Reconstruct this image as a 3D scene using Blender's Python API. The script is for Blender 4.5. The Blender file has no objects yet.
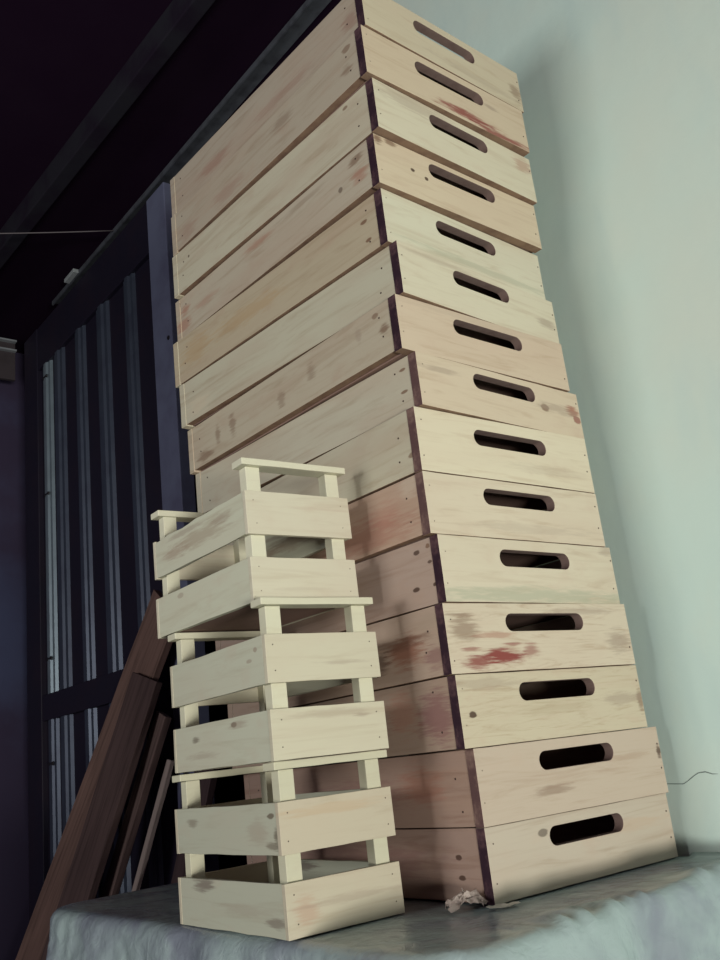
import bpy, bmesh, math, random
from mathutils import Vector, Matrix, noise

# ------------------------------------------------------------------ camera
scene = bpy.context.scene
C = scene.collection
PI = math.pi
cd = bpy.data.cameras.new('camera')
cam = bpy.data.objects.new('camera', cd)
C.objects.link(cam)
RIGHT = Vector((0.78229708, -0.61274725, -0.1120361))
UP = Vector((-0.09310706, -0.2928647, 0.95160987))
FWD = Vector((0.61590775, 0.73401027, 0.28615829))
cam.matrix_world = Matrix(((RIGHT.x, UP.x, -FWD.x, 0.0), (RIGHT.y, UP.y, -FWD.y, 0.0), (RIGHT.z, UP.z, -FWD.z, 0.9618), (0, 0, 0, 1)))
cd.sensor_fit = 'VERTICAL'
cd.sensor_height = 24.0
cd.lens = 24.0 * 921.25 / 960.0
cd.clip_start = 0.02
scene.camera = cam

# ------------------------------------------------------------------ world and daylight
w = bpy.data.worlds.new('world')
scene.world = w
w.use_nodes = True
bg = w.node_tree.nodes['Background']
bg.inputs['Color'].default_value = (0.60, 0.42, 0.56, 1)
bg.inputs['Strength'].default_value = 0.19

def area(name, loc, target, sx, sy, power, col):
    ld = bpy.data.lights.new(name, 'AREA')
    ld.shape = 'RECTANGLE'; ld.size = sx; ld.size_y = sy
    ld.energy = power; ld.color = col
    o = bpy.data.objects.new(name, ld); C.objects.link(o)
    o.location = loc
    d = Vector(target) - Vector(loc)
    o.rotation_euler = d.to_track_quat('-Z', 'Y').to_euler()
    return o
area('daylight_side_window', (-2.8, 1.26, 1.45), (1.0, 1.02, 1.55), 0.9, 0.8, 52, (0.99, 1.0, 0.97))
area('daylight_doorway', (-0.45, -2.7, 0.46), (1.15, 0.9, 1.75), 1.1, 0.50, 138, (1.0, 0.98, 0.90))
scene.view_settings.view_transform = 'Standard'
scene.view_settings.look = 'None'
scene.view_settings.gamma = 1.0
scene.view_settings.use_curve_mapping = False
scene.view_settings.exposure = 0.0

# ------------------------------------------------------------------ materials
def nt(name):
    m = bpy.data.materials.new(name); m.use_nodes = True
    t = m.node_tree
    return m, t, t.nodes['Principled BSDF']

class G:
    """tiny node helper"""
    def __init__(s, t): s.t = t
    def n(s, kind, **k):
        x = s.t.nodes.new(kind)
        for a, b in k.items(): setattr(x, a, b)
        return x
    def link(s, a, b): s.t.links.new(a, b)
    def val(s, sock, v):
        if isinstance(v, (int, float)): sock.default_value = v
        elif isinstance(v, (tuple, list)):
            sock.default_value = tuple(v) + ((1,) if len(v) == 3 and sock.type == 'RGBA' else ())
        else: s.link(v, sock)
    def math(s, op, a, b=0.0, c=None, clamp=False):
        x = s.n('ShaderNodeMath', operation=op, use_clamp=clamp)
        s.val(x.inputs[0], a); s.val(x.inputs[1], b)
        if c is not None: s.val(x.inputs[2], c)
        return x.outputs[0]
    def noise(s, vec, scale=5, detail=4, rough=0.55, dist=0.0):
        x = s.n('ShaderNodeTexNoise')
        s.link(vec, x.inputs['Vector'])
        x.inputs['Scale'].default_value = scale; x.inputs['Detail'].default_value = detail
        x.inputs['Roughness'].default_value = rough; x.inputs['Distortion'].default_value = dist
        return x.outputs['Fac']
    def mapping(s, vec, scale=(1, 1, 1), loc=(0, 0, 0)):
        x = s.n('ShaderNodeMapping'); s.link(vec, x.inputs['Vector'])
        x.inputs['Scale'].default_value = scale; x.inputs['Location'].default_value = loc
        return x.outputs[0]
    def mix(s, f, a, b):
        x = s.n('ShaderNodeMix', data_type='RGBA')
        s.val(x.inputs['Factor'], f); s.val(x.inputs['A'], a) if False else None
        s.val(x.inputs[6], a); s.val(x.inputs[7], b)
        return x.outputs[2]
    def ramp(s, f, lo, hi, smooth=True):
        x = s.n('ShaderNodeMapRange', interpolation_type='SMOOTHSTEP' if smooth else 'LINEAR')
        s.val(x.inputs[0], f); s.val(x.inputs[1], lo); s.val(x.inputs[2], hi)
        x.inputs[3].default_value = 0; x.inputs[4].default_value = 1
        return x.outputs[0]

def wood(name, base, axis='x', marks=(), seed=0.0, warm=(0.50, 0.36, 0.27), amount=0.35, rough=0.72, contrast=1.0, edge=None, wavy=0.6):
    """sawn timber: grain runs along the object's own x or y axis; marks = (along, z, r_along, r_z, colour, strength)"""
    m, t, b = nt(name); g = G(t)
    tc = g.n('ShaderNodeTexCoord').outputs['Object']
    sep = g.n('ShaderNodeSeparateXYZ'); g.link(tc, sep.inputs[0])
    U = sep.outputs[0] if axis == 'x' else sep.outputs[1]
    T = sep.outputs[1] if axis == 'x' else sep.outputs[0]
    Z = sep.outputs[2]
    comb = g.n('ShaderNodeCombineXYZ'); g.link(U, comb.inputs[0]); g.link(T, comb.inputs[1]); g.link(Z, comb.inputs[2])
    V = comb.outputs[0]
    off = (seed * 3.17, seed * 1.3, seed * 7.7)
    big = g.noise(g.mapping(V, (3.2, 6, 13), off), 1.0, 3, 0.5, wavy)
    mid = g.noise(g.mapping(V, (5.0, 8, 62), off), 1.0, 5, 0.6, wavy * 1.6)
    fine = g.noise(g.mapping(V, (14, 60, 420), off), 1.0, 3, 0.6, 0.3)
    blot = g.noise(g.mapping(V, (16, 20, 34), off), 1.0, 3, 0.5, 0.2)
    dark = tuple(x * y for x, y in zip(base, (0.72, 0.62, 0.56)))
    tint = tuple(0.5 * x + 0.5 * y for x, y in zip(base, warm))
    col = g.mix(g.math('MULTIPLY', g.ramp(big, 0.42, 0.72), amount, clamp=True), base, tint)
    col = g.mix(g.math('MULTIPLY', g.ramp(mid, 0.47, 0.76), 0.46 * contrast, clamp=True), col, dark)
    col = g.mix(g.math('MULTIPLY', g.ramp(blot, 0.56, 0.78), 0.38 * contrast, clamp=True), col, tint)
    col = g.mix(g.math('MULTIPLY', g.ramp(fine, 0.55, 0.8), 0.16 * contrast, clamp=True), col, dark)
    wob = g.math('SUBTRACT', g.noise(g.mapping(V, (20, 30, 190), off), 1.0, 4, 0.65), 0.5)
    for (u, z, ru, rz, c, s) in marks:
        du = g.math('DIVIDE', g.math('SUBTRACT', U, u), ru)
        dz = g.math('DIVIDE', g.math('SUBTRACT', Z, z), rz)
        d2 = g.math('SQRT', g.math('ADD', g.math('MULTIPLY', du, du), g.math('MULTIPLY', dz, dz)))
        small = ru < 0.014 and rz < 0.009
        d2 = g.math('ADD', d2, g.math('MULTIPLY', wob, 0.9 if small else 2.4))
        col = g.mix(g.math('MULTIPLY', g.ramp(d2, 1.1 if small else 1.25, 0.7 if small else 0.35), s), col, c)
    g.link(col, b.inputs['Base Color'])
    b.inputs['Roughness'].default_value = rough
    b.inputs['Specular IOR Level'].default_value = 0.25
    bp = g.n('ShaderNodeBump'); bp.inputs['Strength'].default_value = 0.25; bp.inputs['Distance'].default_value = 0.0006
    g.link(mid, bp.inputs['Height']); g.link(bp.outputs[0], b.inputs['Normal'])
    return m

def plain(name, col, rough=0.6, metal=0.0, spec=0.5, var=0.0, scale=8.0, col2=None, bump=0.0):
    m, t, b = nt(name); g = G(t)
    tc = g.n('ShaderNodeTexCoord').outputs['Object']
    if var > 0:
        n1 = g.noise(tc, scale, 5, 0.6)
        c2 = col2 or tuple(x * 0.6 for x in col)
        g.link(g.mix(g.math('MULTIPLY', g.ramp(n1, 0.4, 0.7), var), col, c2), b.inputs['Base Color'])
        if bump:
            bp = g.n('ShaderNodeBump'); bp.inputs['Strength'].default_value = bump; bp.inputs['Distance'].default_value = 0.002
            g.link(n1, bp.inputs['Height']); g.link(bp.outputs[0], b.inputs['Normal'])
    else:
        b.inputs['Base Color'].default_value = (*col, 1)
    b.inputs['Roughness'].default_value = rough
    b.inputs['Metallic'].default_value = metal
    b.inputs['Specular IOR Level'].default_value = spec
    return m

# ------------------------------------------------------------------ mesh helpers
def link_mesh(name, bm, mat, parent=None, bevel=0.0, smooth=False, segs=2):
    me = bpy.data.meshes.new(name)
    bmesh.ops.recalc_face_normals(bm, faces=bm.faces)
    bm.to_mesh(me); bm.free()
    if smooth:
        for p in me.polygons: p.use_smooth = True
    me.materials.append(mat)
    o = bpy.data.objects.new(name, me); C.objects.link(o)
    if parent is not None: o.parent = parent
    if bevel:
        md = o.modifiers.new('bevel', 'BEVEL'); md.width = bevel; md.segments = segs
        md.limit_method = 'ANGLE'; md.angle_limit = math.radians(40)
    return o

def add_box(bm, x0, x1, y0, y1, z0, z1):
    v = [bm.verts.new(p) for p in ((x0, y0, z0), (x1, y0, z0), (x1, y1, z0), (x0, y1, z0), (x0, y0, z1), (x1, y0, z1), (x1, y1, z1), (x0, y1, z1))]
    for f in ((0, 3, 2, 1), (4, 5, 6, 7), (0, 1, 5, 4), (1, 2, 6, 5), (2, 3, 7, 6), (3, 0, 4, 7)):
        bm.faces.new([v[i] for i in f])

def add_board(bm, x0, x1, y0, y1, z0, z1, axis='x', n=10, jit=0.0006, seed=0.0, endjit=0.0):
    """box cut into n lengths along one axis with a slightly uneven sawn outline"""
    rings = []
    for i in range(n + 1):
        t = i / n
        if axis == 'x':
            x = x0 + (x1 - x0) * t; c = [(x, y0, z0), (x, y1, z0), (x, y1, z1), (x, y0, z1)]
        else:
            y = y0 + (y1 - y0) * t; c = [(x0, y, z0), (x1, y, z0), (x1, y, z1), (x0, y, z1)]
        ring = []
        for k, p in enumerate(c):
            p = Vector(p)
            s = noise.noise(Vector((t * 3.0 + seed * 5.1, k * 3.3, seed)))
            sz = (-1 if k < 2 else 1)
            p.z += -abs(s) * jit * sz * 1.6
            if i in (0, n) and endjit:
                e = abs(noise.noise(Vector((seed * 9.1, k * 1.7, i)))) * endjit
                if axis == 'x': p.x += e * (1 if i == 0 else -1)
                else: p.y += e * (1 if i == 0 else -1)
            ring.append(bm.verts.new(p))
        rings.append(ring)
    for a, b in zip(rings, rings[1:]):
        for k in range(4): bm.faces.new((a[k], a[(k + 1) % 4], b[(k + 1) % 4], b[k]))
    bm.faces.new(rings[0][::-1]); bm.faces.new(rings[-1])

def slotted_panel(w_, h, th, u0, u1, vc, hh, seed=0.0):
    """end board in the xz plane, thickness +y, with a rounded hand slot from u0 to u1"""
    bm = bmesh.new()
    r = hh / 2
    outer = []
    N = 14
    def jz(t, k): return abs(noise.noise(Vector((t * 4 + seed, k, seed * 2.3)))) * 0.0009
    for i in range(N): outer.append((w_ * i / N, jz(i / N, 1)))
    for i in range(4): outer.append((w_ - jz(i / 4, 7), h * i / 4))
    for i in range(N): outer.append((w_ * (1 - i / N), h - jz(i / N, 3)))
    for i in range(4): outer.append((0 + jz(i / 4, 5), h * (1 - i / 4)))
    inner = []
    M = 9
    for i in range(M + 1):
        a = -PI / 2 + PI * i / M
        inner.append((u1 - r + r * math.cos(a), vc + r * math.sin(a)))
    for i in range(M + 1):
        a = PI / 2 + PI * i / M
        inner.append((u0 + r + r * math.cos(a), vc + r * math.sin(a)))
    sides = []
    for y in (0.0, th):
        loops = []
        edges = []
        for lp in (outer, inner):
            vs = [bm.verts.new((p[0], y, p[1])) for p in lp]
            es = [bm.edges.new((vs[i], vs[(i + 1) % len(vs)])) for i in range(len(vs))]
            loops.append(vs); edges += es
        bmesh.ops.triangle_fill(bm, use_beauty=True, use_dissolve=False, edges=edges)
        sides.append(loops)
    for li in range(2):
        a, b = sides[0][li], sides[1][li]
        for i in range(len(a)):
            j = (i + 1) % len(a)
            bm.faces.new((a[i], a[j], b[j], b[i]))
    return bm

def add_nail(bm, p, n, r=0.0016, h=0.0006):
    n = Vector(n).normalized(); p = Vector(p)
    q = n.to_track_quat('Z', 'Y').to_matrix()
    top = []; bot = []
    for i in range(8):
        a = 2 * PI * i / 8
        top.append(bm.verts.new(p + q @ Vector((math.cos(a) * r * 0.8, math.sin(a) * r * 0.8, h))))
        bot.append(bm.verts.new(p + q @ Vector((math.cos(a) * r, math.sin(a) * r, -0.0008))))
    bm.faces.new(top); bm.faces.new(bot[::-1])
    for i in range(8): bm.faces.new((bot[i], bot[(i + 1) % 8], top[(i + 1) % 8], top[i]))

def thing(name, label, cat, loc=(0, 0, 0), rot=(0, 0, 0), group=None):
    o = bpy.data.objects.new(name, None); C.objects.link(o)
    o.empty_display_size = 0.05
    o.location = loc; o.rotation_euler = rot
    o['label'] = label; o['category'] = cat
    if group: o['group'] = group
    return o

def tag(o, label, cat, group=None):
    o['label'] = label; o['category'] = cat
    if group: o['group'] = group
    return o

def structure(o):
    o['kind'] = 'structure'
    return o

# ------------------------------------------------------------------ the room
m_floor = plain('concrete floor', (0.035, 0.028, 0.032), 0.9, var=0.6, scale=3)
m_ceil = plain('dark roof boards', (0.013, 0.005, 0.015), 0.9, spec=0.05, var=0.5, scale=2, col2=(0.018, 0.009, 0.020))
m_beam = plain('dull grey steel beam', (0.020, 0.019, 0.026), 0.85, spec=0.05, var=0.9, scale=6, col2=(0.014, 0.009, 0.018))

def mint_plaster():
    m, t, b = nt('mint green plaster'); g = G(t)
    tc = g.n('ShaderNodeTexCoord').outputs['Object']
    n1 = g.noise(tc, 1.6, 4, 0.55); n2 = g.noise(tc, 9, 5, 0.6); n3 = g.noise(g.mapping(tc, (1, 3, 0.8)), 3, 3)
    col = g.mix(g.ramp(n1, 0.35, 0.68), (0.53, 0.675, 0.625), (0.57, 0.655, 0.59))
    col = g.mix(g.math('MULTIPLY', g.ramp(n3, 0.5, 0.75), 0.4), col, (0.46, 0.60, 0.59))
    col = g.mix(g.math('MULTIPLY', g.ramp(n2, 0.5, 0.8), 0.22), col, (0.60, 0.66, 0.58))
    g.link(col, b.inputs['Base Color']); b.inputs['Roughness'].default_value = 0.85
    b.inputs['Specular IOR Level'].default_value = 0.2
    bp = g.n('ShaderNodeBump'); bp.inputs['Strength'].default_value = 0.35; bp.inputs['Distance'].default_value = 0.004
    g.link(g.noise(tc, 14, 6, 0.6), bp.inputs['Height']); g.link(bp.outputs[0], b.inputs['Normal'])
    return m
m_mint = mint_plaster()
m_far = plain('dark far plaster', (0.050, 0.040, 0.075), 0.9, spec=0.1, var=1.0, scale=1.3, col2=(0.070, 0.080, 0.15))
m_recess = plain('unlit passage wall', (0.010, 0.007, 0.012), 0.9, spec=0.1)  # near-black colour stands in for the darkness beyond the opening

bm = bmesh.new(); add_box(bm, -3.2, 2.6, -3.6, 4.6, -0.1, 0); structure(link_mesh('floor', bm, m_floor))
bm = bmesh.new(); add_box(bm, -3.2, 2.6, -1.0, 4.6, 3.03, 3.13); structure(link_mesh('ceiling', bm, m_ceil))
bm = bmesh.new(); add_box(bm, 1.412, 1.56, -1.6, 1.42, 0, 3.03); wall = structure(link_mesh('wall_right', bm, m_mint))
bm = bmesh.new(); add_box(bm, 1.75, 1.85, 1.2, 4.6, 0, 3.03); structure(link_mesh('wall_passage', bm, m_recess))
bm = bmesh.new(); add_box(bm, -3.2, 1.75, 4.15, 4.3, 0, 3.03); structure(link_mesh('wall_back', bm, m_far))

# hairline crack in the plaster, with real width, laid on the wall face
m_crack = plain('dark crack', (0.16, 0.20, 0.19), 1.0, spec=0.0)
bm = bmesh.new()
pts = [(0.985, 0.8612), (0.956, 0.8596), (0.943, 0.859), (0.935, 0.8622), (0.928, 0.8662), (0.919, 0.8712), (0.911, 0.8747), (0.898, 0.8757), (0.886, 0.8717), (0.876, 0.8712)]
wd = [0.0005, 0.0006, 0.0006, 0.0004, 0.0006, 0.0005, 0.0007, 0.0009, 0.0007, 0.0002]
pv = []
for (y, z), k in zip(pts, wd):
    pv.append([bm.verts.new((x, y, z + s * k)) for x, s in ((1.4113, -1), (1.4113, 1), (1.4125, 1), (1.4125, -1))])
for a, b in zip(pv, pv[1:]):
    for k in range(4): bm.faces.new((a[k], a[(k + 1) % 4], b[(k + 1) % 4], b[k]))
structure(link_mesh('wall_crack', bm, m_crack, wall))

# overhead beams
def beam_between(name, a, b, wx, hz, mat):
    a = Vector(a); b = Vector(b); d = (b - a).normalized(); s = d.cross(Vector((0, 0, 1))).normalized()
    bm = bmesh.new(); vs = []
    for p in (a, b):
        vs.append([bm.verts.new(p + s * sx * wx / 2 + Vector((0, 0, 1)) * sz) for sx, sz in ((-1, 0), (1, 0), (1, hz), (-1, hz))])
    for k in range(4): bm.faces.new((vs[0][k], vs[0][(k + 1) % 4], vs[1][(k + 1) % 4], vs[1][k]))
    bm.faces.new(vs[0][::-1]); bm.faces.new(vs[1])
    return link_mesh(name, bm, mat, bevel=0.003)
o = beam_between('ceiling_beam', (1.13, 0.2, 2.94), (0.99, 4.14, 2.94), 0.05, 0.088, m_beam)
tag(o, 'dim grey roof beam crossing the black ceiling toward the far wall', 'beam')
m_flange = plain('pale grey flange', (0.26, 0.28, 0.30), 0.6, spec=0.2, var=0.5, scale=9)
lb = thing('lintel_beam', 'grey steel lintel beam with pale flanges, high left of the metal gate', 'beam', (0.0, 3.96, 2.80))
bm = bmesh.new(); add_box(bm, -1.2, 1.335, 0.012, 0.03, 0, 0.185); link_mesh('web', bm, plain('brown grey web', (0.060, 0.050, 0.055), 0.8, spec=0.1, var=0.5), lb)
for z0_, d_ in ((0.185, 0.0), (0.138, 0.002)):
    bm = bmesh.new(); add_box(bm, -1.2, 1.335, d_ - 0.012, 0.03 if d_ == 0 else 0.012, z0_, z0_ + 0.008); link_mesh('flange', bm, m_flange, lb)
for bx_ in (-1.0, 0.3):
    bm = bmesh.new(); add_box(bm, bx_, bx_ + 0.05, 0.03, 0.19, 0.03, 0.15); link_mesh('bracket', bm, m_flange, lb)

# ------------------------------------------------------------------ sliding gate with its track
m_gate = plain('dark painted gate steel', (0.012, 0.010, 0.022), 0.55, spec=0.3, var=0.5, scale=6, col2=(0.020, 0.012, 0.022))
m_post = plain('blue grey gate stile', (0.14, 0.155, 0.235), 0.6, spec=0.2, var=0.8, scale=2.5, col2=(0.07, 0.062, 0.115))
m_rib = plain('galvanised rib', (0.066, 0.082, 0.118), 0.42, metal=0.4, var=0.5, scale=12, col2=(0.04, 0.045, 0.075))
m_ribb = plain('glint bright rib', (0.22, 0.28, 0.32), 0.40, metal=0.4, var=0.4, scale=12)  # paler copy of the rib steel, its bright reflection put into the colour
m_black = plain('black rivet', (0.008, 0.006, 0.01), 0.6)
gate = thing('sliding_gate', 'dark blue ribbed metal gate with a wide pale end stile, behind the planks', 'gate', (1.36, 3.1, 0.04))
def gb(name, y0, y1, z0, z1, x0, x1, mat, parent=gate, bevel=0.003):
    bm = bmesh.new(); add_box(bm, x0 - 1.36, x1 - 1.36, y0 - 3.1, y1 - 3.1, z0 - 0.04, z1 - 0.04)
    return link_mesh(name, bm, mat, parent, bevel=bevel)
gb('sheet_panel', 2.60, 3.85, 0.06, 2.9, 1.366, 1.372, m_gate, bevel=0)
gb('end_stile', 2.475, 2.61, 0.04, 2.950, 1.345, 1.395, m_post)
gb('far_stile', 3.72, 3.88, 0.04, 2.95, 1.345, 1.395, m_gate)
gb('top_rail', 2.61, 3.72, 2.745, 2.95, 1.348, 1.392, m_gate)
gb('mid_rail', 2.61, 3.72, 1.235, 1.335, 1.348, 1.392, m_gate)
gb('bottom_rail', 2.61, 3.72, 0.04, 0.16, 1.348, 1.392, m_gate)
bm = bmesh.new(); add_nail(bm, (1.345 - 1.36, 2.50 - 3.1, 2.32), (-1, 0, 0), 0.009, 0.003); link_mesh('bolt', bm, m_black, gate)
def rib(y0, y1, z0, z1, mat, rivets=()):
    # pressed rib with two shoulders and a raised centre
    bm = bmesh.new(); X = 1.366
    w0 = y1 - y0
    prof = [(0, 0), (0.10, -0.010), (0.30, -0.010), (0.38, -0.018), (0.62, -0.018), (0.70, -0.010), (0.90, -0.010), (1, 0)]
    a = [bm.verts.new((X + p[1] - 1.36, y0 + p[0] * w0 - 3.1, z0 - 0.04)) for p in prof]
    b = [bm.verts.new((X + p[1] - 1.36, y0 + p[0] * w0 - 3.1, z1 - 0.04)) for p in prof]
    for i in range(len(prof)):
        j = (i + 1) % len(prof); bm.faces.new((a[i], a[j], b[j], b[i]))
    bm.faces.new(a[::-1]); bm.faces.new(b)
    r = link_mesh('rib', bm, mat, gate)
    for z in rivets:
        bm = bmesh.new()
        for dy in (-0.018, 0.018): add_nail(bm, (X - 0.016 - 1.36, (y0 + y1) / 2 + dy - 3.1, z - 0.04), (-1, 0, 0), 0.008, 0.004)
        add_box(bm, X - 0.021 - 1.36, X - 0.017 - 1.36, (y0 + y1) / 2 - 0.02 - 3.1, (y0 + y1) / 2 + 0.02 - 3.1, z - 0.043, z - 0.037)
        link_mesh('rivet', bm, m_black, r)
ribs = [(3.585, 3.685, m_ribb, (1.47, 2.15, 2.68)), (3.445, 3.56, m_rib, ()), (3.225, 3.325, m_rib, ()), (2.995, 3.11, m_rib, ()), (2.765, 2.855, m_rib, ())]
for y0, y1, mm, rv in ribs:
    rib(y0, y1, 1.335, 2.745, mm, rv)
    rib(y0, y1, 0.16, 1.235, m_rib, (1.07,) if rv else ())
m_track = plain('grey track steel', (0.10, 0.11, 0.13), 0.55, metal=0.3, var=0.6, scale=20, col2=(0.04, 0.04, 0.05))
tr = thing('gate_track', 'long grey overhead rail above the gate, running up behind the box stack', 'rail', (1.36, 2.0, 2.965))
bm = bmesh.new(); add_box(bm, -0.02, 0.03, -1.4, 1.5, 0.006, 0.012); add_box(bm, -0.026, -0.02, -1.4, 1.5, -0.006, 0.012); link_mesh('angle_iron', bm, m_track, tr)
bm = bmesh.new(); add_box(bm, -0.05, -0.027, 1.20, 1.30, -0.004, 0.012); link_mesh('track_bracket', bm, plain('pale bracket', (0.30, 0.33, 0.34), 0.6), tr, bevel=0.002)

# wire
def tube(name, pts, r, mat, n=6, parent=None):
    bm = bmesh.new(); rings = []
    pts = [Vector(p) for p in pts]
    for i, p in enumerate(pts):
        d = (pts[min(i + 1, len(pts) - 1)] - pts[max(i - 1, 0)]).normalized()
        q = d.to_track_quat('Z', 'Y').to_matrix()
        rings.append([bm.verts.new(p + q @ Vector((math.cos(2 * PI * k / n) * r, math.sin(2 * PI * k / n) * r, 0))) for k in range(n)])
    for a, b in zip(rings, rings[1:]):
        for k in range(n): bm.faces.new((a[k], a[(k + 1) % n], b[(k + 1) % n], b[k]))
    bm.faces.new(rings[0][::-1]); bm.faces.new(rings[-1])
    return link_mesh(name, bm, mat, parent, smooth=True)
wa = Vector((1.332, 2.86, 2.966)); wb = Vector((0.0, 3.05, 2.68))
o = tube('wire', [wa.lerp(wb, i / 16) - Vector((0, 0, 0.06 * 4 * (i / 16) * (1 - i / 16) * 0.25)) for i in range(17)], 0.0022, plain('grey wire', (0.16, 0.14, 0.15), 0.6))
tag(o, 'thin pale wire strung across the dark ceiling to the gate rail', 'wire')

# ------------------------------------------------------------------ planks leaning on the gate
PLANKS = [
    ((1.085, 3.560, 0.0), (1.326, 2.570, 1.420), 0.215, 0.022, 'reddish brown plank leaning on the gate, tallest and leftmost of the planks', 1),
    ((0.930, 2.975, 0.0), (1.262, 2.600, 1.232), 0.195, 0.022, 'wide square-topped brown plank in front of the tallest leaning plank', 2),
    ((1.030, 2.975, 0.0), (1.275, 2.530, 1.131), 0.070, 0.022, 'narrow brown plank between the wide plank and the pale-edged board', 3),
    ((1.010, 2.734, 0.0), (1.285, 2.520, 1.010), 0.026, 0.014, 'thin leaning board with a pale edge, closest to the small crates', 4),
    ((1.190, 2.700, 0.0), (1.328, 2.340, 1.050), 0.10, 0.022, 'dark leaning plank half hidden behind the small crates', 5)]
for foot, top, pw, pt, lab, sd in PLANKS:
    f = Vector(foot); t_ = Vector(top); d = (t_ - f); L = d.length; d.normalize()
    yw = (Vector((0, 1, 0)) - d * d.y).normalized(); xn = yw.cross(d).normalized()
    lift = abs(yw.z) * pw / 2 + abs(xn.z) * pt / 2
    M = Matrix(((xn.x, yw.x, d.x, f.x), (xn.y, yw.y, d.y, f.y), (xn.z, yw.z, d.z, f.z + lift), (0, 0, 0, 1)))
    bm = bmesh.new()
    n = 16; rings = []
    for i in range(n + 1):
        z = L * i / n
        e = [noise.noise(Vector((i * 0.5, k * 2.2, sd * 3.0))) * 0.004 for k in range(4)]
        rings.append([bm.verts.new(p) for p in ((-pt / 2, -pw / 2 + e[0], z), (pt / 2, -pw / 2 + e[1], z), (pt / 2, pw / 2 + e[2], z), (-pt / 2, pw / 2 + e[3], z))])
    for a, b in zip(rings, rings[1:]):
        for k in range(4): bm.faces.new((a[k], a[(k + 1) % 4], b[(k + 1) % 4], b[k]))
    bm.faces.new(rings[0][::-1]); bm.faces.new(rings[-1])
    m, t, b = nt('old brown plank %d' % sd); g = G(t)
    tc = g.n('ShaderNodeTexCoord').outputs['Object']
    n1 = g.noise(g.mapping(tc, (60, 60, 3), (sd, sd, sd)), 1, 5, 0.6, 0.5); n2 = g.noise(g.mapping(tc, (9, 9, 2.5), (sd * 2, 0, sd)), 1, 3)
    c0 = [(0.19, 0.115, 0.095), (0.090, 0.057, 0.054), (0.14, 0.092, 0.085), (0.30, 0.24, 0.22), (0.060, 0.038, 0.040)][sd - 1]
    col = g.mix(g.ramp(n1, 0.42, 0.72), c0, tuple(x * 0.55 for x in c0))
    col = g.mix(g.math('MULTIPLY', g.ramp(n2, 0.5, 0.75), 0.6), col, tuple(x * 1.35 for x in c0))
    g.link(col, b.inputs['Base Color']); b.inputs['Roughness'].default_value = 0.8; b.inputs['Specular IOR Level'].default_value = 0.2
    o = link_mesh('plank', bm, m, bevel=0.002)
    o.matrix_world = M
    tag(o, lab, 'plank', 'planks leaning on the gate')

# ------------------------------------------------------------------ table and its plastic cover
TX0, TX1, TY0, TY1, TZ = 0.718, 1.40, 0.812, 1.955, 0.75
m_tbl = plain('table timber', (0.20, 0.13, 0.09), 0.7, var=0.5)
tb = thing('work_table', 'table hidden under the grey plastic sheet, carrying both stacks', 'table', ((TX0 + TX1) / 2, (TY0 + TY1) / 2, 0))
cx, cy = (TX0 + TX1) / 2, (TY0 + TY1) / 2
bm = bmesh.new(); add_box(bm, TX0 + 0.026 - cx, TX1 - cx, TY0 + 0.026 - cy, TY1 - 0.026 - cy, 0.705, 0.744); link_mesh('tabletop', bm, m_tbl, tb, bevel=0.004)
for sx in (TX0 + 0.06, TX1 - 0.08):
    for sy in (TY0 + 0.06, TY1 - 0.08):
        bm = bmesh.new(); add_box(bm, sx - cx - 0.025, sx - cx + 0.025, sy - cy - 0.025, sy - cy + 0.025, 0, 0.706); link_mesh('leg', bm, m_tbl, tb, bevel=0.002)

def plastic():
    m, t, b = nt('milky grey plastic sheet'); g = G(t)
    tc = g.n('ShaderNodeTexCoord').outputs['Object']
    n1 = g.noise(tc, 7, 4, 0.55, 0.4); n2 = g.noise(tc, 38, 4, 0.6, 0.5)
    col = g.mix(g.ramp(n1, 0.35, 0.7), (0.32, 0.405, 0.40), (0.20, 0.225, 0.27))
    col = g.mix(g.math('MULTIPLY', g.ramp(n2, 0.55, 0.75), 0.3), col, (0.27, 0.34, 0.34))
    g.link(col, b.inputs['Base Color'])
    b.inputs['Roughness'].default_value = 0.22; b.inputs['Specular IOR Level'].default_value = 0.5
    vo = g.n('ShaderNodeTexVoronoi'); g.link(tc, vo.inputs['Vector']); vo.inputs['Scale'].default_value = 34
    bp = g.n('ShaderNodeBump'); bp.inputs['Strength'].default_value = 0.6; bp.inputs['Distance'].default_value = 0.005
    g.link(g.math('ADD', g.noise(tc, 26, 5, 0.6, 1.2), g.math('MULTIPLY', vo.outputs['Distance'], 0.25)), bp.inputs['Height']); g.link(bp.outputs[0], b.inputs['Normal'])
    return m
m_cloth = plastic()
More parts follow.
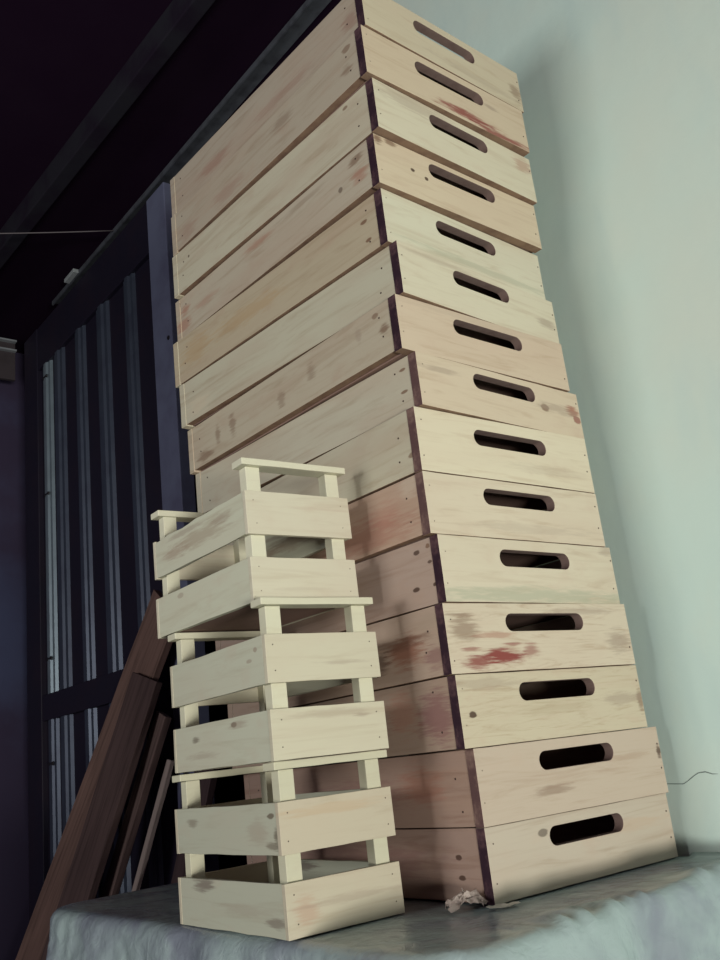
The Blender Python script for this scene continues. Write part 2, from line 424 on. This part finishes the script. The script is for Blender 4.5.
def cloth():
    bm = bmesh.new()
    D = 0.52; st = 0.01; RC = 0.075
    xs = []; x = TX0 - D
    while x < TX1 + 0.006: xs.append(x); x += st
    ys = []; y = TY0 - D
    while y < TY1 + D: ys.append(y); y += st
    r = 0.022
    def arc(d):
        # distance outward and drop for cloth length d past the edge
        q = r * PI / 2
        if d < q: a = d / r; return r * math.sin(a), r * (1 - math.cos(a))
        return r + (d - q) * 0.18, r + (d - q)
    grid = []
    for x in xs:
        row = []
        for y in ys:
            qx = max(x, TX0 + RC); qy = min(max(y, TY0 + RC), TY1 - RC)
            gx, gy = x - qx, y - qy
            gl = math.hypot(gx, gy)
            d = max(0.0, gl - RC)
            if d > 1e-9:
                px, py = qx + gx / gl * RC, qy + gy / gl * RC
                ox, oy = gx / gl * d, gy / gl * d
            if d < 1e-9:
                bx = max(0.0, 1 - (x - TX0) / 0.05); by = max(0.0, 1 - (y - TY0) / 0.07)
                h = 0.0012 * noise.noise(Vector((x * 16, y * 16, 0)))
                gath = max(0.0, noise.noise(Vector((x * 42, y * 9, 3.3)))) * 0.017 * by ** 0.8 * min(1, max(0, (x - 0.72) / 0.12))
                rise = 0.009 * by * min(1, max(0, (x - 0.80) / 0.50)) ** 1.3
                wallup = 0.010 * max(0.0, (x - 1.385) / 0.02) if y < 0.95 else 0
                row.append(bm.verts.new((x, y, TZ - 0.0016 + min(0, h) * 0.6 + gath + rise + wallup)))
            else:
                o_, z_ = arc(d)
                ux, uy = ox / d, oy / d
                s = x * 1.0 if abs(oy) > abs(ox) else y
                k = min(1.0, d / 0.12)
                fold = (noise.noise(Vector((s * 9, d * 2.0, 1.7))) * 0.030 + noise.noise(Vector((x * 26, y * 26, 5.0))) * 0.010) * k
                fold += 0.004 * noise.noise(Vector((x * 60, y * 60, 2.0))) * min(1, d / 0.03)
                fr = 1.0 if uy < -0.3 else 0.0
                rise = 0.009 * fr * min(1, max(0, (x - 0.80) / 0.50)) ** 1.3 * max(0, 1 - d / 0.2)
                gath = max(0.0, noise.noise(Vector((x * 42, TY0 * 9, 3.3)))) * 0.017 * fr * max(0, 1 - d / 0.06) * min(1, max(0, (x - 0.72) / 0.12))
                row.append(bm.verts.new((px + ux * (o_ + fold), py + uy * (o_ + fold), TZ - 0.0016 - z_ + rise + gath)))
        grid.append(row)
    for i in range(len(xs) - 1):
        for j in range(len(ys) - 1):
            bm.faces.new((grid[i][j], grid[i + 1][j], grid[i + 1][j + 1], grid[i][j + 1]))
    o = link_mesh('plastic_sheet', bm, m_cloth, smooth=True)
    md = o.modifiers.new('thickness', 'SOLIDIFY'); md.thickness = 0.0012; md.offset = -1
    tag(o, 'milky grey-green plastic sheet draped over the table under the stacks', 'table cover')
cloth()

# ------------------------------------------------------------------ the big wooden boxes
BW, BL, BT = 0.418, 0.6656, 0.018
BOXES = [
(0.9634,0.9704,0.7500,-0.0272,0.0996, 0.1275,0.2969,0.0699),
(0.9596,0.9662,0.8496,-0.0384,0.1062, 0.1287,0.2981,0.0763),
(0.9430,0.9651,0.9558,-0.0256,0.1032, 0.1262,0.3009,0.0722),
(0.9353,0.9626,1.0589,-0.0336,0.1035, 0.1241,0.3026,0.0732),
(0.9395,0.9573,1.1624,0.0039,0.1026, 0.1294,0.2988,0.0713),
(0.9282,0.9588,1.2650,-0.0017,0.0984, 0.1263,0.2983,0.0682),
(0.9276,0.9578,1.3634,0.0013,0.1045, 0.1257,0.3019,0.0696),
(0.9386,0.9484,1.4678,0.0413,0.0917, 0.1300,0.2901,0.0655),
(0.9149,0.9517,1.5596,0.0209,0.0962, 0.1269,0.3001,0.0681),
(0.9266,0.9433,1.6557,0.0662,0.0955, 0.1315,0.2812,0.0672),
(0.9176,0.9535,1.7512,0.0569,0.1013, 0.1267,0.2850,0.0706),
(0.9074,0.9432,1.8525,0.0319,0.0967, 0.1260,0.2983,0.0725),
(0.9070,0.9270,1.9493,0.0471,0.0996, 0.1329,0.2877,0.0719),
(0.8921,0.9210,2.0489,0.0246,0.0977, 0.1217,0.2989,0.0688),
(0.9001,0.9175,2.1466,0.0348,0.0947, 0.1245,0.2864,0.0647)]
BROWN = (0.16, 0.085, 0.05); DK = (0.06, 0.03, 0.02); RED = (0.22, 0.04, 0.035); RUST = (0.33, 0.13, 0.085); GRY = (0.33, 0.26, 0.20); GRN = (0.40, 0.41, 0.30); MAUVE = (0.20, 0.09, 0.09)
CREAM = (0.58, 0.49, 0.335); TAN = (0.58, 0.48, 0.35); PALE = (0.60, 0.53, 0.37); GREY = (0.50, 0.42, 0.30)
E_BASE = [(0.50,0.44,0.35), (0.50,0.42,0.33), (0.54,0.48,0.35), (0.58,0.51,0.39), (0.61,0.55,0.42), (0.62,0.55,0.42), (0.66,0.60,0.45), (0.60,0.51,0.38), (0.58,0.48,0.36), (0.62,0.58,0.44), (0.62,0.60,0.46), (0.60,0.51,0.37), (0.61,0.57,0.43), (0.56,0.47,0.34), (0.54,0.48,0.35)]  # two lowest ends darkened in colour for the dimmer light down there
S_BASE = [(0.31,0.215,0.175), (0.32,0.22,0.175), (0.33,0.245,0.19), (0.39,0.295,0.23), (0.38,0.29,0.24), (0.43,0.31,0.235), (0.49,0.46,0.35), (0.48,0.45,0.35), (0.46,0.41,0.31), (0.48,0.46,0.35), (0.44,0.38,0.27), (0.45,0.40,0.31), (0.49,0.46,0.35), (0.41,0.36,0.28), (0.39,0.34,0.27)]  # lower sides: reddish timber, darkened further to carry the crates' shadow
E_M = {
 0: [(0.114,0.077,0.011,0.006,(0.17,0.14,0.11),0.85),(0.30,0.062,0.10,0.010,(0.50,0.36,0.25),0.4)],
 1: [(0.151,0.033,0.04,0.009,BROWN,0.45),(0.412,0.066,0.006,0.012,DK,0.8),(0.33,0.065,0.05,0.006,(0.36,0.25,0.17),0.4)],
 2: [(0.024,0.045,0.008,0.005,DK,0.9),(0.411,0.044,0.010,0.020,BROWN,0.6),(0.37,0.05,0.06,0.010,GRY,0.5),(0.20,0.045,0.09,0.012,(0.38,0.31,0.2),0.35),(0.06,0.088,0.08,0.01,GRY,0.4)],
 3: [(0.037,0.063,0.030,0.020,BROWN,0.55),(0.111,0.024,0.042,0.013,RED,0.95),(0.055,0.016,0.035,0.010,RED,0.85),(0.10,0.055,0.05,0.005,RUST,0.5),(0.045,0.035,0.02,0.004,RED,0.6),(0.13,0.040,0.02,0.003,RED,0.6),(0.03,0.085,0.03,0.004,BROWN,0.6),(0.386,0.040,0.035,0.020,GRY,0.65),(0.30,0.090,0.09,0.006,GRY,0.5),(0.17,0.03,0.02,0.012,RED,0.6)],
 4: [(0.405,0.096,0.02,0.010,GRY,0.5),(0.20,0.012,0.30,0.014,GRN,0.7)],
 5: [(0.23,0.02,0.15,0.010,GRY,0.25)],
 6: [(0.30,0.03,0.12,0.01,GRY,0.2)],
 7: [(0.314,0.047,0.012,0.008,BROWN,0.75),(0.395,0.054,0.022,0.010,RUST,0.85),(0.405,0.038,0.012,0.008,RED,0.7),(0.35,0.05,0.06,0.012,GRY,0.5),(0.05,0.068,0.05,0.006,GRY,0.5)],
 8: [(0.2,0.09,0.2,0.010,GRY,0.2)],
 9: [(0.385,0.040,0.03,0.012,GRY,0.55),(0.1,0.085,0.10,0.006,GRY,0.3)],
 10: [(0.24,0.018,0.22,0.008,GRN,0.5)],
 11: [(0.084,0.054,0.006,0.004,DK,0.9),(0.116,0.048,0.005,0.004,DK,0.9),(0.038,0.092,0.014,0.007,BROWN,0.7),(0.008,0.087,0.012,0.010,BROWN,0.8)],
 12: [(0.39,0.075,0.03,0.018,RUST,0.45),(0.1,0.085,0.1,0.02,GRY,0.4)],
 13: [(0.24,0.016,0.08,0.009,RED,0.85),(0.34,0.005,0.09,0.009,RED,0.8),(0.32,0.062,0.02,0.005,GRY,0.6)],
 14: [(0.40,0.04,0.02,0.02,BROWN,0.5),(0.3,0.02,0.14,0.008,GRY,0.3)]}
S_M = {
 0: [(0.062,0.060,0.007,0.004,DK,0.9),(0.060,0.033,0.008,0.004,DK,0.9),(0.3,0.05,0.20,0.03,MAUVE,0.4)],
 1: [(0.129,0.060,0.06,0.030,RUST,0.45),(0.30,0.05,0.15,0.03,MAUVE,0.35)],
 2: [(0.050,0.050,0.045,0.040,MAUVE,0.75),(0.129,0.06,0.04,0.035,RUST,0.4),(0.24,0.05,0.08,0.03,MAUVE,0.5)],
 3: [(0.095,0.045,0.05,0.026,(0.26,0.10,0.06),0.75),(0.12,0.06,0.08,0.010,DK,0.4),(0.176,0.038,0.040,0.020,DK,0.6),(0.040,0.080,0.03,0.015,GRY,0.4),(0.03,0.030,0.03,0.02,MAUVE,0.6)],
 4: [(0.051,0.085,0.008,0.004,DK,0.85),(0.025,0.065,0.006,0.003,DK,0.8),(0.062,0.030,0.009,0.004,DK,0.9),(0.020,0.030,0.005,0.003,DK,0.9),(0.025,0.090,0.005,0.004,BROWN,0.8)],
 5: [(0.150,0.030,0.12,0.030,(0.33,0.15,0.11),0.55),(0.10,0.055,0.05,0.022,(0.36,0.16,0.12),0.35),(0.03,0.085,0.03,0.02,(0.50,0.42,0.33),0.6)],  # reddish area is part stain, part crate shadow put into the colour
 6: [(0.018,0.030,0.010,0.005,BROWN,0.7)],
 7: [(0.034,0.072,0.008,0.003,BROWN,0.8),(0.036,0.035,0.008,0.003,BROWN,0.8)],
 8: [(0.605,0.02,0.03,0.012,BROWN,0.6),(0.550,0.05,0.010,0.020,BROWN,0.5),(0.494,0.050,0.012,0.024,BROWN,0.5),(0.327,0.038,0.013,0.018,BROWN,0.4),(0.233,0.055,0.015,0.018,BROWN,0.4),(0.098,0.065,0.008,0.018,GRY,0.5),(0.036,0.050,0.012,0.010,BROWN,0.7),(0.053,0.080,0.008,0.005,BROWN,0.6)],
 9: [(0.597,0.03,0.05,0.02,TAN,0.4)],
 10: [(0.050,0.063,0.010,0.004,BROWN,0.85),(0.044,0.026,0.008,0.004,BROWN,0.85),(0.40,0.05,0.12,0.018,(0.40,0.27,0.14),0.5),(0.582,0.053,0.06,0.03,(0.40,0.27,0.14),0.5)],
 11: [(0.051,0.074,0.018,0.010,BROWN,0.65),(0.047,0.045,0.024,0.014,RUST,0.55),(0.097,0.043,0.006,0.006,DK,0.6),(0.353,0.075,0.05,0.010,RUST,0.45),(0.627,0.062,0.02,0.012,RUST,0.6),(0.640,0.030,0.03,0.018,RUST,0.55),(0.546,0.047,0.05,0.012,RUST,0.35),(0.2,0.08,0.08,0.006,BROWN,0.3)],
 12: [(0.074,0.088,0.007,0.004,BROWN,0.7),(0.60,0.070,0.004,0.003,DK,0.8)],
 13: [(0.044,0.080,0.012,0.008,BROWN,0.6),(0.050,0.040,0.015,0.010,BROWN,0.5),(0.24,0.066,0.035,0.014,BROWN,0.4),(0.44,0.030,0.06,0.020,(0.30,0.17,0.13),0.4),(0.60,0.03,0.04,0.02,(0.30,0.17,0.13),0.4)],
 14: [(0.035,0.037,0.025,0.02,(0.25,0.13,0.10),0.5),(0.485,0.03,0.07,0.018,(0.30,0.17,0.13),0.55),(0.24,0.03,0.10,0.015,(0.30,0.17,0.13),0.4)]}
B_LABEL = [
 'bottom wooden box of the tall stack, grey knot left of its slot, on the sheet',
 'second box from the bottom, tan, dark bark spot at its right front edge',
 'third box from the bottom, swirling grain and a dark knot at lower left front',
 'fourth box from the bottom, front splashed with dark red stains under the slot',
 'fifth box from the bottom, just above the red-stained one, corner jutting left of it',
 'sixth box from the bottom, plain tan front, side reddish from stain and painted shade',
 'seventh box from the bottom, smooth pale cream front set left of the box above',
 'eighth box from the bottom, rust-brown knots at the right end of its front',
 'ninth box from the bottom, smooth warm tan front, smudged marks on its long side',
 'tenth box from the bottom, pale front set back right of the one below',
 'eleventh box from the bottom, pale yellowish front under a visibly overhanging box',
 'fourth box from the top, two small dark knots left of its slot, overhanging below',
 'third box from the top, pale clean front directly under a red-edged box',
 'second box from the top, dark red bark streak along its lower front edge',
 'topmost wooden box of the tall stack, cut off by the picture edge']
m_bark = plain('dark bark edge', (0.028, 0.013, 0.022), 0.85, spec=0.15, var=0.9, scale=38, col2=(0.12, 0.065, 0.07), bump=0.4)
m_slot = plain('brown slot edge', (0.25, 0.175, 0.155), 0.85, spec=0.1, var=0.5, scale=30, col2=(0.16, 0.10, 0.09))  # slot faces coloured darker brown than the panel front
m_under = plain('brown underside', (0.27, 0.18, 0.125), 0.85, spec=0.1, var=0.7, scale=30, col2=(0.17, 0.10, 0.075))  # undersides coloured browner and darker than the board faces
m_barkl = plain('brown sawn edge', (0.10, 0.055, 0.055), 0.85, spec=0.15, var=0.9, scale=35, col2=(0.26, 0.17, 0.14), bump=0.4)
m_inside = wood('shade darkened inner pine', (0.22, 0.14, 0.115), 'y', seed=40.5)  # same timber darkened in colour so box and crate insides look unlit
m_nail = plain('rusty nail head', (0.05, 0.028, 0.022), 0.6, metal=0.3)
m_nailz = plain('dull nail head', (0.24, 0.20, 0.15), 0.6)
rnd = random.Random(11)
GAP = 0.0007
SG = {13: 0.0032, 11: 0.0030, 8: 0.0034, 9: 0.0022, 7: 0.0018, 6: 0.0018, 5: 0.0018, 12: 0.0010, 14: 0.0004}   # how far each long side board sits above the box below
for i, (x, y, z, th, h, u0, u1, vc) in enumerate(BOXES):
    t = thing('wooden_box', B_LABEL[i], 'wooden box', (x, y, z + 0.0002), (0, 0, th), 'wooden boxes in the tall stack')
    H = h - GAP
    me_ = wood('box end %d' % (i + 1), E_BASE[i], 'x', E_M.get(i, ()), seed=i + 1.0, amount=0.30, wavy=2.2 if i in (2, 3) else 0.7, contrast=1.5 if i in (2, 3) else 1.1)
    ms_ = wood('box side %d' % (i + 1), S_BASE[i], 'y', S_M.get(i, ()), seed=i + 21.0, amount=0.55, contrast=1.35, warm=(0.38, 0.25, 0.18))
    # front end panel with slot, and its dark bark-covered edge
    bm = slotted_panel(BW, H, BT, u0, u1, vc, 0.027, seed=i * 1.7)
    p = link_mesh('end_panel', bm, me_, t, bevel=0.0009)
    # the edge faces carry bark
    p.data.materials.append(m_bark if i in (0,2,3,4,9,11,12,13,14,8,10) else m_barkl)
    for f in p.data.polygons:
        if f.normal.x < -0.9 and f.center.x < 0.003: f.material_index = 1
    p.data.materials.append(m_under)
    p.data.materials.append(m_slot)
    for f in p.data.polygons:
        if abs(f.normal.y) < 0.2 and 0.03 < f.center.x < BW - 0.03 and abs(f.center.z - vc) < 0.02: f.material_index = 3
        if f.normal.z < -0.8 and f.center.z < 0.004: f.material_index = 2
    # nails in the front
    for k, (nx, nz) in enumerate(((0.009, 0.25), (0.010, 0.78), (BW - 0.010, 0.3), (BW - 0.008, 0.72))):
        if (i * 7 + k * 3) % 5 == 0 and k > 1: continue
        bm = bmesh.new(); add_nail(bm, (nx + rnd.uniform(-.002, .003), 0, H * (nz + rnd.uniform(-.08, .08))), (0, -1, 0), 0.0013 if k < 2 else 0.0018, 0.0004)
        link_mesh('nail', bm, m_nail if (k > 1 or i % 3 == 0) else m_nailz, p)
    # back end panel
    bm = slotted_panel(BW, H, BT, BW - u1, BW - u0, vc, 0.027, seed=i * 2.9 + 5)
    bmesh.ops.translate(bm, vec=(0, BL - BT, 0), verts=bm.verts)
    p2 = link_mesh('end_panel', bm, me_, t, bevel=0.0009)
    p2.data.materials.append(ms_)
    for f in p2.data.polygons:
        if f.normal.x < -0.9 and f.center.x < 0.003: f.material_index = 1
    # two long side panels
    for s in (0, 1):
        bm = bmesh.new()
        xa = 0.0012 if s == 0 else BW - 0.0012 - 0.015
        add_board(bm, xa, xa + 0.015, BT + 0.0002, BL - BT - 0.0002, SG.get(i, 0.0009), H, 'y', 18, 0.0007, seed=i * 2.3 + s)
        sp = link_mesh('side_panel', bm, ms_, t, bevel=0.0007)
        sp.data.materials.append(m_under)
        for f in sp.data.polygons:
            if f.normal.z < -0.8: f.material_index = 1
        if s == 0:
            for k, (ny, nz) in enumerate(((0.045, 0.3), (0.047, 0.72), (BL - 0.045, 0.3), (BL - 0.047, 0.7))):
                if k < 2 and i in (0, 4): continue
                bm = bmesh.new(); add_nail(bm, (xa, ny + rnd.uniform(-.006, .006), H * (nz + rnd.uniform(-.1, .1))), (-1, 0, 0), 0.0019, 0.0005)
                link_mesh('nail', bm, m_nail, sp)
    # corner blocks and floor board inside
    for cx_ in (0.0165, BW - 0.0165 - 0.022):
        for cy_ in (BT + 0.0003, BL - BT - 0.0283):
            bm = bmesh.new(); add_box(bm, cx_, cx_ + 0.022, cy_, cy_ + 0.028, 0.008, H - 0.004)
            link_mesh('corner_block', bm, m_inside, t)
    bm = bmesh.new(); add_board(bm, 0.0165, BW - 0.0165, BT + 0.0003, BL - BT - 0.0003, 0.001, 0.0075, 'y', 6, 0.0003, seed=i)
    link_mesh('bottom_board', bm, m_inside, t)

# ------------------------------------------------------------------ the three small crates
CW, CL = 0.1875, 0.3236
S1, S2, S3, CH = 0.0668, 0.1007, 0.1669, 0.2184
BARH = 0.0112
CR = [((0.7012, 1.0798, 0.7502), -0.0476, -0.24, 0.0),
      ((0.6897, 1.0627, 0.9690), -0.0697, 0.15, 0.0),
      ((0.7040, 1.1035, 1.1880), -0.0326, 0.20, 0.35)]
C_LABEL = ['bottom small slatted crate, smudged slats, standing on the plastic sheet',
           'middle small slatted crate, turned slightly on the crate below it',
           'topmost small slatted crate, palest, one side slat greyish and bowed']
KN = (0.12, 0.09, 0.06)
CB = [((0.46, 0.47, 0.37), (0.52, 0.475, 0.36)), ((0.54, 0.55, 0.43), (0.57, 0.54, 0.41)), ((0.57, 0.58, 0.45), (0.62, 0.59, 0.46))]
m_postw = [wood('crate post %d' % k, c, 'y', seed=60 + k, amount=0.1, contrast=0.4) for k, c in enumerate([(0.56, 0.55, 0.41), (0.62, 0.61, 0.46), (0.66, 0.65, 0.50)])]
CM = [  # marks on (front slats lower/upper), (side slats lower/upper)
  dict(fl=[(0.03,0.03,0.02,0.02,(0.45,0.28,0.2),0.5),(0.10,0.035,0.08,0.006,GRY,0.4)], fu=[(0.09,0.15,0.09,0.008,(0.50,0.38,0.25),0.5)],
       sl=[(0.235,0.058,0.035,0.009,(0.16,0.12,0.10),0.75),(0.025,0.018,0.03,0.008,(0.16,0.12,0.10),0.6),(0.1,0.03,0.1,0.008,GRY,0.3)],
       su=[(0.26,0.145,0.02,0.006,(0.2,0.16,0.12),0.6),(0.022,0.150,0.010,0.004,KN,0.8),(0.012,0.125,0.008,0.012,KN,0.7),(0.02,0.112,0.02,0.006,KN,0.6),(0.06,0.13,0.03,0.02,GRY,0.35)]),
  dict(fl=[(0.1,0.055,0.08,0.006,GRY,0.3),(0.15,0.05,0.02,0.003,GRY,0.6)], fu=[(0.12,0.125,0.04,0.004,GRY,0.4)],
       sl=[(0.24,0.045,0.015,0.004,(0.15,0.12,0.09),0.7),(0.11,0.056,0.010,0.004,KN,0.8),(0.10,0.055,0.03,0.006,GRY,0.5),(0.22,0.02,0.05,0.006,GRY,0.4)],
       su=[(0.03,0.15,0.006,0.004,GRY,0.7),(0.05,0.137,0.01,0.003,GRY,0.6)]),
  dict(fl=[(0.09,0.02,0.05,0.004,GRY,0.15)], fu=[(0.12,0.145,0.08,0.003,(0.5,0.4,0.3),0.3)],
       sl=[(0.23,0.056,0.012,0.005,GRY,0.5)],
       su=[(0.15,0.135,0.10,0.016,(0.36,0.29,0.21),0.6),(0.24,0.13,0.05,0.012,(0.34,0.24,0.18),0.5),(0.08,0.145,0.03,0.010,GRY,0.5),(0.2,0.155,0.07,0.005,GRY,0.5)])]
def slat(bm, L, t, z0, z1, n, seed, bow=0.0):
    pass
ST = 0.0085
for i, (loc, yaw, tx, ty) in enumerate(CR):
    t = thing('slatted_crate', C_LABEL[i], 'crate', loc, (math.radians(tx), -math.radians(ty), yaw), 'small slatted crates stacked in three')
    cs, cf = CB[i]
    mk = CM[i]
    mats = {k: wood('crate %s %d' % (k, i), cf if k[0] == 'f' else cs, 'x' if k[0] == 'f' else 'y', mk[k], seed=80 + i * 5 + q, amount=0.22, contrast=0.8) for q, k in enumerate(('fl', 'fu', 'sl', 'su'))}
    bt = CH - BARH
    for lv, (za, zb) in (('l', (0.0, S1)), ('u', (S2, S3))):
        for e in (0, 1):
            bm = bmesh.new(); ya = 0.0 if e == 0 else CL - ST
            add_board(bm, 0, CW, ya, ya + ST, za, zb, 'x', 8, 0.0007, seed=i * 3.1 + e + za * 9, endjit=0.0012)
            o = link_mesh('end_slat', bm, mats['f' + lv], t, bevel=0.0006)
            if e == 0:
                for nx in (0.0135, CW - 0.0135):
                    for fz in (0.25, 0.78):
                        bm = bmesh.new(); add_nail(bm, (nx + rnd.uniform(-.003, .003), 0.0003, za + (zb - za) * fz), (0, -1, 0), 0.0012, 0.0005)
                        link_mesh('nail', bm, m_nail if i < 2 else m_nailz, o)
        for e in (0, 1):
            bm = bmesh.new(); xa = 0.0006 if e == 0 else CW - ST - 0.0006
            add_board(bm, xa, xa + ST, ST + 0.0002, CL - ST - 0.0002, za, zb, 'y', 12, 0.0012 if (i, lv, e) != (2, 'u', 0) else 0.004, seed=i * 4.7 + e + za * 7)
            link_mesh('side_slat', bm, mats['s' + lv], t, bevel=0.0006)
    PW = 0.024
    for px in (ST + 0.0012, CW - ST - 0.0012 - PW):
        for py in (ST + 0.0003, CL - ST - 0.0003 - PW * 0.8):
            bm = bmesh.new(); add_box(bm, px, px + PW, py, py + PW * 0.8, 0.0, bt - 0.0002)
            link_mesh('corner_post', bm, m_postw[i], t, bevel=0.0008)
    for ya in (-0.0005, CL - 0.031 + 0.0005):
        bm = bmesh.new(); add_board(bm, -0.001, CW + 0.001, ya, ya + 0.031, bt, CH - 0.0004, 'x', 8, 0.0006, seed=i * 8.3 + ya)
        link_mesh('top_bar', bm, m_postw[i], t, bevel=0.0012)
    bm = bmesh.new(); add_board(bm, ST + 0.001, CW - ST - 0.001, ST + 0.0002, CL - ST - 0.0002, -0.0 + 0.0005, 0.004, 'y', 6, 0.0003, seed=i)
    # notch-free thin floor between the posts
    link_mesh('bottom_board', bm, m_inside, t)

# ------------------------------------------------------------------ crumpled paper scrap
bm = bmesh.new()
n = 12
vs = {}
for a in range(n + 1):
    for b in range(n + 1):
        u, v = a / n - 0.5, b / n - 0.5
        x = u * 0.052; y = v * 0.040
        hgt = 0.020 * max(0.0, 1 - (abs(u) * 1.7) ** 2 - (abs(v) * 1.5) ** 2)
        hgt += 0.011 * abs(noise.noise(Vector((u * 6, v * 6, 4.0)))) + 0.004 * abs(noise.noise(Vector((u * 15, v * 15, 1.0))))
        vs[a, b] = bm.verts.new((x + 0.008 * noise.noise(Vector((u * 5, v * 5, 9))), y + 0.008 * noise.noise(Vector((u * 5, v * 5, 19))), 0.0012 + hgt * 0.85))
for a in range(n):
    for b in range(n): bm.faces.new((vs[a, b], vs[a + 1, b], vs[a + 1, b + 1], vs[a, b + 1]))
m_paper = plain('torn brown paper', (0.50, 0.42, 0.37), 0.8, var=0.8, scale=60, col2=(0.20, 0.15, 0.13))
o = link_mesh('paper_scrap', bm, m_paper)
md = o.modifiers.new('thickness', 'SOLIDIFY'); md.thickness = 0.0006
o.location = (0.938, 1.000, 0.7500); o.rotation_euler = (0, 0, -0.5)
tag(o, 'crumpled scrap of brown paper on the sheet by the bottom box corner', 'paper scrap')
bm = bmesh.new()
vs = {}
for a in range(9):
    for b in range(5):
        u, v = a / 8 - 0.5, b / 4 - 0.5
        vs[a, b] = bm.verts.new((u * 0.046, v * 0.020 * (1 - abs(u) * 0.8), 0.0012 + 0.0035 * abs(noise.noise(Vector((u * 5, v * 3, 7)))) + 0.003 * abs(u)))
for a in range(8):
    for b in range(4): bm.faces.new((vs[a, b], vs[a + 1, b], vs[a + 1, b + 1], vs[a, b + 1]))
o = link_mesh('paper_flake', bm, plain('pale paper flake', (0.46, 0.43, 0.38), 0.8))
md = o.modifiers.new('thickness', 'SOLIDIFY'); md.thickness = 0.0005
o.location = (0.958, 0.950, 0.7500); o.rotation_euler = (0, 0, -0.35)
tag(o, 'flat pale flake of paper right of the crumpled scrap, at the box corner', 'paper scrap')
